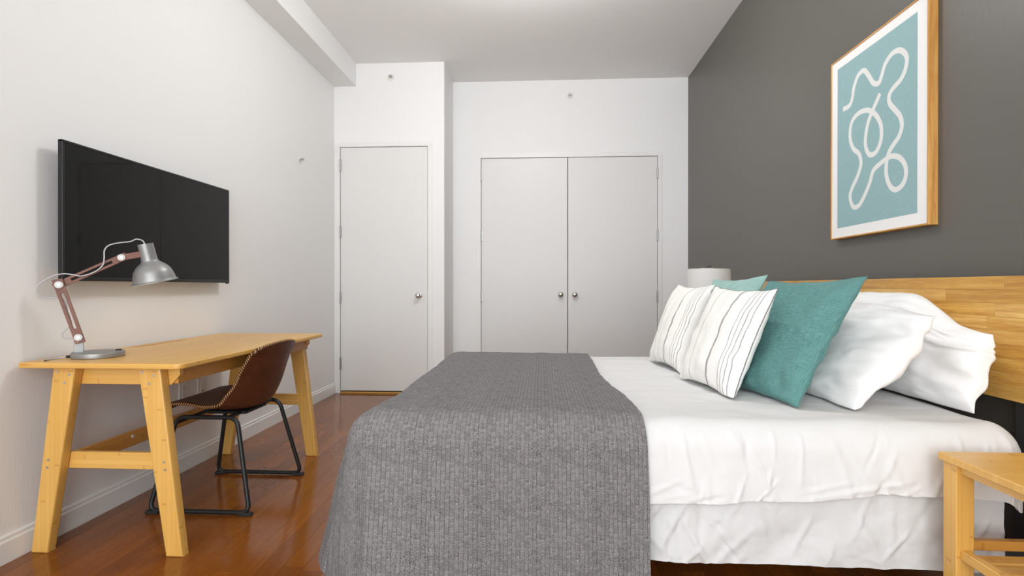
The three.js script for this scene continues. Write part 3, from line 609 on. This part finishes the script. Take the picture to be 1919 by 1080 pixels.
// ---------------------------------------------------------------- cushions and pillows
// P0 bottom near corner side ... given bottom centre c, along (unit, towards the near end), up (unit); W along, Hh up, D half thickness
function pillowGeo(W, Hh, D, o = {}) {
  const n = o.n ?? 44, pos = [], uv = [], idx = [], { pinch = 0.07, pow = 0.5, seedv = 1, wr = 0.006, sleeve = 0, sag = 0 } = o;
  const P = (i, j, s) => {
    let u = i / n * 2 - 1, v = j / n * 2 - 1;
    // even out samples towards the rim
    u = Math.sin(u * Math.PI / 2); v = Math.sin(v * Math.PI / 2);
    const su = 1 - pinch * (1 - v * v) * u * u, sv = 1 - pinch * (1 - u * u) * v * v;
    let th = Math.pow(Math.max(0, (1 - Math.pow(Math.abs(u), 2.6)) * (1 - Math.pow(Math.abs(v), 2.6))), pow);
    const sl = sleeve ? sm(0.72, 1, u) : 0;
    let z = s * D * th * (1 + 0.12 * nz(u * 1.4 + seedv, v * 1.4, s));
    const rimk = Math.min(1, th * 2.2);
    z += rimk * wr * fbm(u * 2.6 + seedv * 3, v * 2.6, seedv + s, 3);
    // creases running in from the corners
    const cr = Math.max(Math.abs(u), Math.abs(v)), ang = Math.atan2(v, u);
    z += s * rimk * wr * (o.rays ?? 0.35) * Math.sin(ang * 14 + seedv * 5 + 2 * nz(u * 3, v * 3, seedv)) * sm(0.45, 0.9, cr) * (1 - th * 0.6);
    let x = u * su * W / 2, y = v * sv * Hh / 2;
    if (sleeve) { x += sl * sleeve * (1 + 0.25 * nz(v * 3, 1, seedv)); z += sl * s * 0.012 * (1 - v * v) + sl * 0.014 * nz(v * 4, 3, seedv); }
    if (o.round) { const q = o.round * u * u * v * v; x *= 1 - q; y *= 1 - q; }
    x += 0.004 * nz(v * 5, seedv, 1) * Math.abs(u); y += 0.004 * nz(u * 5, seedv, 2) * Math.abs(v);
    z += sag * (u * u - 0.4) * 0.5;
    if (o.droop) y -= o.droop * sm(0.2, 1, u) * sm(-0.2, 1, v);
    // belly sinks towards the bottom
    y -= th * Hh * 0.02;
    if (o.bend) z += o.bend * (v + 1) * (v + 1) * 0.25;
    return [x, y + Hh / 2, z, u, v];
  };
  for (const s of [1, -1]) for (let j = 0; j <= n; j++) for (let i = 0; i <= n; i++) { const q = P(i, j, s); pos.push(q[0], q[1], q[2]); uv.push(q[3] * W / 2, q[4] * Hh / 2); }
  const K = (n + 1) * (n + 1);
  for (let j = 0; j < n; j++) for (let i = 0; i < n; i++) { const a = j * (n + 1) + i, b = a + 1, c = a + n + 1, d = c + 1; idx.push(a, b, d, a, d, c, K + a, K + d, K + b, K + a, K + c, K + d); }
  // welt: a narrow strip joins both faces
  const ring = []; for (let i = 0; i < n; i++) ring.push(i); for (let j = 0; j < n; j++) ring.push(j * (n + 1) + n); for (let i = n; i > 0; i--) ring.push(n * (n + 1) + i); for (let j = n; j > 0; j--) ring.push(j * (n + 1));
  for (let k = 0; k < ring.length; k++) { const a = ring[k], b = ring[(k + 1) % ring.length]; idx.push(a, K + a, b, b, K + a, K + b); }
  const g = new THREE.BufferGeometry(); g.setAttribute('position', new THREE.Float32BufferAttribute(pos, 3)); g.setAttribute('uv', new THREE.Float32BufferAttribute(uv, 2)); g.setIndex(idx); g.computeVertexNormals();
  g.userData.ring = ring.map((k) => V(pos[k * 3], pos[k * 3 + 1], (pos[k * 3 + 2] + pos[(k + K) * 3 + 2]) / 2));
  return g;
}
function place(o, c, along, up) {
  const X = V(...along).normalize(), Y = V(...up); Y.addScaledVector(X, -Y.dot(X)).normalize(); const Z = X.clone().cross(Y);
  o.position.set(...c); o.quaternion.setFromRotationMatrix(new THREE.Matrix4().makeBasis(X, Y, Z));
}
function cushion(name, label, category, W, Hh, D, mat, c, along, up, o) {
  const t = thing(name, label, category), g = pillowGeo(W, Hh, D, o);
  mesh('cover', g, mat, t);
  if (o.seam) mesh('seam', tube(g.userData.ring.filter((_, i) => i % 2 === 0), o.seam, 200, 6, true), o.seamMat ?? mat, t);
  place(t, c, along, up); t.updateMatrixWorld(true);
  // the bed holds it up: whatever would sink into the bed is pressed flat on it
  const inv = t.matrixWorld.clone().invert(), q = V(0, 0, 0), floorY = BT + 0.008;
  t.traverse((m) => { if (!m.isMesh) return; const p = m.geometry.attributes.position; for (let i = 0; i < p.count; i++) { q.fromBufferAttribute(p, i).applyMatrix4(t.matrixWorld); if (q.y < floorY) { q.y = floorY + 0.05 * (q.y - floorY); q.applyMatrix4(inv); p.setXYZ(i, q.x, q.y, q.z); } } m.geometry.computeVertexNormals(); });
  return t;
}
// stripes printed on the cover: position across the width (0 far edge .. 1 near edge), width, strength
function stripeTex(list) {
  return tex(512, 512, (x, y) => {
    let c = mix3([238, 236, 232], [250, 249, 246], 0.5 + 0.4 * tn(x, y, 150, 150, 2) + 0.3 * tn(x, y, 20, 160, 5));
    for (const [p, w, k] of list) { const d = Math.abs(x - p - 0.001 * tn(x, y, 2, 8, p * 40)); if (d < w) c = mix3(c, [122, 121, 122], k * (0.86 + 0.14 * tn(x, y, 100, 100, 1))); }
    return c;
  });
}
const S = [[0.12, 0.004, 0.55], [0.30, 0.005, 0.65], [0.41, 0.002, 0.3], [0.435, 0.002, 0.4], [0.46, 0.002, 0.4], [0.485, 0.002, 0.3], [0.62, 0.014, 0.75], [0.8, 0.0045, 0.8], [0.845, 0.0045, 0.8], [0.89, 0.0045, 0.8], [0.935, 0.0045, 0.8]];
const stripeT = stripeTex(S); stripeT.wrapS = stripeT.wrapT = THREE.RepeatWrapping;
const stripeMat = (W, Hh) => { const t = rep(stripeT, 1 / W, 1 / Hh); t.offset.set(0.5, 0.5); return std({ map: t, roughness: 0.9, bumpMap: rep(linenBump, 4, 4), bumpScale: 0.0006 }); };
const darkSeam = std({ color: lin(0.2, 0.2, 0.2), roughness: 0.9 });
const sM = stripeMat(0.43, 0.43);
cushion('striped_cushion', 'white cushion with thin grey stripes, leaning on the bright teal cushion', 'cushion', 0.43, 0.43, 0.06, sM, [0.63, 0.66, -2.09], [0.182, -0.02, 0.983], [0.385, 0.922, -0.043], { seedv: 1.3, wr: 0.006, pinch: 0.09, seam: 0.0022, seamMat: darkSeam });
cushion('striped_cushion', 'white cushion with thin grey stripes, farther one in front of the teal cushion with painted glare', 'cushion', 0.43, 0.43, 0.062, sM, [0.6, 0.668, -2.62], [0.12, 0.0, 0.993], [0.36, 0.917, -0.05], { seedv: 4.7, wr: 0.006, pinch: 0.09, seam: 0.0022 });
cushion('teal_cushion', 'bright teal woven cushion standing in front of the white pillows', 'cushion', 0.5, 0.5, 0.058, M.teal, [0.765, 0.664, -1.985], [0.225, 0.02, 0.974], [0.514, 0.846, -0.14], { seedv: 7.1, wr: 0.01, pinch: 0.07, rays: 0.6, seam: 0.0026 });
cushion('teal_cushion', 'teal woven cushion with glare painted into its paler colour near the bedside lamp', 'cushion', 0.5, 0.5, 0.058, M.tealGlare, [0.74, 0.668, -2.627], [0.154, 0.03, 0.987], [0.48, 0.87, -0.1], { seedv: 2.9, wr: 0.01, pinch: 0.07, rays: 0.6, seam: 0.0026 });
cushion('bed_pillow', 'plump white pillow leaning behind the bright teal cushion', 'pillow', 0.86, 0.44, 0.082, M.pillow, [0.96, 0.668, -2.15], [0.02, -0.01, 1], [0.3, 0.31, 0], { seedv: 3.3, wr: 0.014, pinch: 0.03, pow: 0.55, n: 64, sleeve: 0.035, bend: 0.02, droop: 0.02, round: 0.07 });
cushion('bed_pillow', 'white pillow with a loose open end resting against the wooden headboard', 'pillow', 0.86, 0.38, 0.08, M.pillow, [1.305, 0.668, -2.15], [0.03, -0.01, 1], [0.075, 0.35, 0], { seedv: 9.4, wr: 0.016, pinch: 0.02, pow: 0.5, n: 64, sleeve: 0.05, droop: 0.12, round: 0.03 });

// ---------------------------------------------------------------- framed print on the dark wall
{
  const z0 = -2.842, z1 = -2.147, y0 = 1.302, y1 = 2.218, d = 0.0375, w = z1 - z0, h = y1 - y0;
  const t = thing('picture_frame', 'oak framed teal print with a looping white line on the dark wall', 'picture', [XR, y0, (z0 + z1) / 2]);
  const b = 0.007;
  const fr = (a, c, g) => mesh('frame_side', box(a, c, 0.0012, g), M.frameOak, t);
  fr([-d, 0, -w / 2], [0, h, -w / 2 + b], 'y'); fr([-d, 0, w / 2 - b], [0, h, w / 2], 'y'); fr([-d, 0, -w / 2 + b], [0, b, w / 2 - b], 'z'); fr([-d, h - b, -w / 2 + b], [0, h, w / 2 - b], 'z');
  mesh('mat_board', box([-d + 0.004, b, -w / 2 + b], [-0.004, h - b, w / 2 - b]), M.mat, t);
  const W = 600, H = 860, pz0 = -2.785, pz1 = -2.212, py0 = 1.357, py1 = 2.168;
  const cv = document.createElement('canvas'); cv.width = W; cv.height = H; const cx = cv.getContext('2d');
  cx.fillStyle = '#8fb0b4'; cx.fillRect(0, 0, W, H);
  for (let i = 0; i < 5000; i++) { cx.fillStyle = rnd() < 0.5 ? 'rgba(172,196,196,0.10)' : 'rgba(120,160,168,0.10)'; const s = rr(2, 14); cx.fillRect(rnd() * W, rnd() * H, s, s * rr(0.3, 1.2)); }
  const art = [[0.592, 0.65], [0.535, 0.651], [0.511, 0.683], [0.5, 0.725], [0.467, 0.769], [0.421, 0.776], [0.385, 0.738], [0.35, 0.69], [0.312, 0.675], [0.291, 0.699], [0.267, 0.741], [0.219, 0.767], [0.167, 0.757], [0.13, 0.713], [0.137, 0.667], [0.166, 0.634], [0.211, 0.616], [0.238, 0.595], [0.237, 0.559], [0.203, 0.519], [0.17, 0.48], [0.158, 0.437], [0.176, 0.397], [0.211, 0.371], [0.242, 0.343], [0.257, 0.3], [0.257, 0.248], [0.233, 0.197], [0.195, 0.174], [0.15, 0.191], [0.132, 0.231], [0.143, 0.274], [0.18, 0.31], [0.234, 0.325], [0.298, 0.31], [0.348, 0.289], [0.374, 0.24], [0.41, 0.191], [0.456, 0.148], [0.504, 0.148], [0.53, 0.201], [0.51, 0.243], [0.466, 0.292], [0.442, 0.343], [0.457, 0.392], [0.505, 0.433], [0.531, 0.492], [0.519, 0.558], [0.467, 0.587], [0.393, 0.58], [0.332, 0.538], [0.295, 0.478], [0.295, 0.415], [0.328, 0.37], [0.375, 0.369], [0.405, 0.412], [0.405, 0.468], [0.384, 0.527], [0.349, 0.571], [0.324, 0.599], [0.302, 0.624]];
  const pts = new THREE.SplineCurve(art.map(([a, y]) => new THREE.Vector2(((-2.145 - a) - pz0) / (pz1 - pz0) * W, (1 - (y + 1.3 - py0) / (py1 - py0)) * H))).getPoints(600);
  cx.strokeStyle = '#dfe0de'; cx.lineWidth = 25; cx.lineJoin = 'round'; cx.lineCap = 'butt';
  cx.beginPath(); pts.forEach((p, i) => (i ? cx.lineTo(p.x, p.y) : cx.moveTo(p.x, p.y))); cx.stroke();
  const ct = new THREE.CanvasTexture(cv); ct.colorSpace = THREE.SRGBColorSpace;
  const g = new THREE.PlaneGeometry(pz1 - pz0, py1 - py0).rotateY(-Math.PI / 2);
  const pm = mesh('print', g, std({ map: ct, roughness: 0.75 }), t); pm.position.set(-d + 0.0035, (py0 + py1) / 2 - y0, (pz0 + pz1) / 2 - (z0 + z1) / 2);
}

// ---------------------------------------------------------------- nightstands and bedside lamp
function nightstand(label, x0, z0) {                       // x0: edge away from the wall, z0: far edge
  const w = 0.44, dp = 0.42, H = 0.612, lg = 0.046, t = thing('nightstand', label, 'nightstand', [x0 + w / 2, 0, z0 + dp / 2]);
  const X0 = -w / 2, X1 = w / 2, Z0 = -dp / 2, Z1 = dp / 2, tt = 0.02, e = 0.008;
  mesh('tabletop', box([X0, H - tt, Z0], [X1, H, Z1], 0.003, 'x'), M.bamboo, t);
  for (const x of [X0 + e, X1 - e - lg]) for (const z of [Z0 + e, Z1 - e - lg]) mesh('leg', box([x, 0, z], [x + lg, H - tt, z + lg], 0.003, 'y'), M.bamboo, t);
  for (const x of [X0 + e + 0.01, X1 - e - 0.03]) {
    mesh('apron', box([x, H - tt - 0.022, Z0 + e + lg], [x + 0.02, H - tt, Z1 - e - lg], 0.002, 'z'), M.bamboo, t);
    mesh('shelf_rail', box([x, 0.345, Z0 + e + lg], [x + 0.022, 0.37, Z1 - e - lg], 0.002, 'z'), M.bamboo, t);
  }
  mesh('back_rail', box([X0 + e + lg, 0.36, Z0 + e + 0.006], [X1 - e - lg, 0.386, Z0 + e + 0.026], 0.002, 'x'), M.bambooDark, t);
  for (let i = 0; i < 6; i++) { const z = Z0 + e + 0.05 + i * 0.055; mesh('slat', box([X0 + e + 0.03, 0.347, z], [X1 - e - 0.03, 0.36, z + 0.04], 0.002, 'x'), M.bamboo, t); }
  return t;
}
nightstand('bamboo nightstand with a slatted shelf beside the near side of the bed', 1.075, -1.49);
nightstand('bamboo nightstand under the bedside lamp on the far side of the bed', 1.0, -3.84);
{
  const t = thing('table_lamp', 'bedside lamp with a white drum shade against the dark wall', 'lamp', [1.13, 0.612, -3.62]);
  mesh('lamp_base', lathe([[0.0001, 0], [0.06, 0], [0.062, 0.006], [0.05, 0.02], [0.07, 0.07], [0.078, 0.12], [0.066, 0.18], [0.03, 0.225], [0.014, 0.24], [0.012, 0.26]], 48), M.ceramic, t);
  mesh('pole', cyl(0.006, 0.006, 0.32, 12).translate(0, 0.4, 0), M.steel, t);
  const y0 = 0.3, y1 = 0.566;
  const sh = mesh('lamp_shade', lathe([[0.143, y0], [0.136, y1], [0.1345, y1], [0.1415, y0], [0.143, y0]], 64), M.shade, t);
  mesh('shade_ring', [new THREE.TorusGeometry(0.135, 0.002, 8, 64).rotateX(Math.PI / 2).translate(0, y1, 0), box([-0.134, y1 - 0.012, -0.0015], [0.134, y1 - 0.008, 0.0015]), box([-0.0015, y1 - 0.012, -0.134], [0.0015, y1 - 0.008, 0.134])], M.steel, sh);
  mesh('finial', [cyl(0.003, 0.003, 0.034, 8).translate(-0.006, y1 + 0.004, 0), cyl(0.003, 0.003, 0.034, 8).translate(0.008, y1 + 0.004, 0)], M.blackMetal, t);
}

// round ceiling light above the frame
{
  const t = thing('ceiling_light', 'round white glass ceiling light above the bed', 'ceiling light', GLOBE);
  mesh('globe', new THREE.SphereGeometry(GR, 40, 24), phys({ color: lin(0.9, 0.9, 0.88), roughness: 0.4, emissive: lin(1, 0.975, 0.95), emissiveIntensity: 1.2 }), t);
  mesh('ceiling_rose', cyl(0.06, 0.065, 0.03, 32).translate(0, HC - GLOBE[1] - 0.015, 0), M.plastic, t);
  mesh('stem', cyl(0.012, 0.012, HC - GLOBE[1] - GR - 0.02, 12).translate(0, (HC - GLOBE[1] + GR - 0.03) / 2, 0), M.plastic, t);
}

renderer.render(scene, camera);
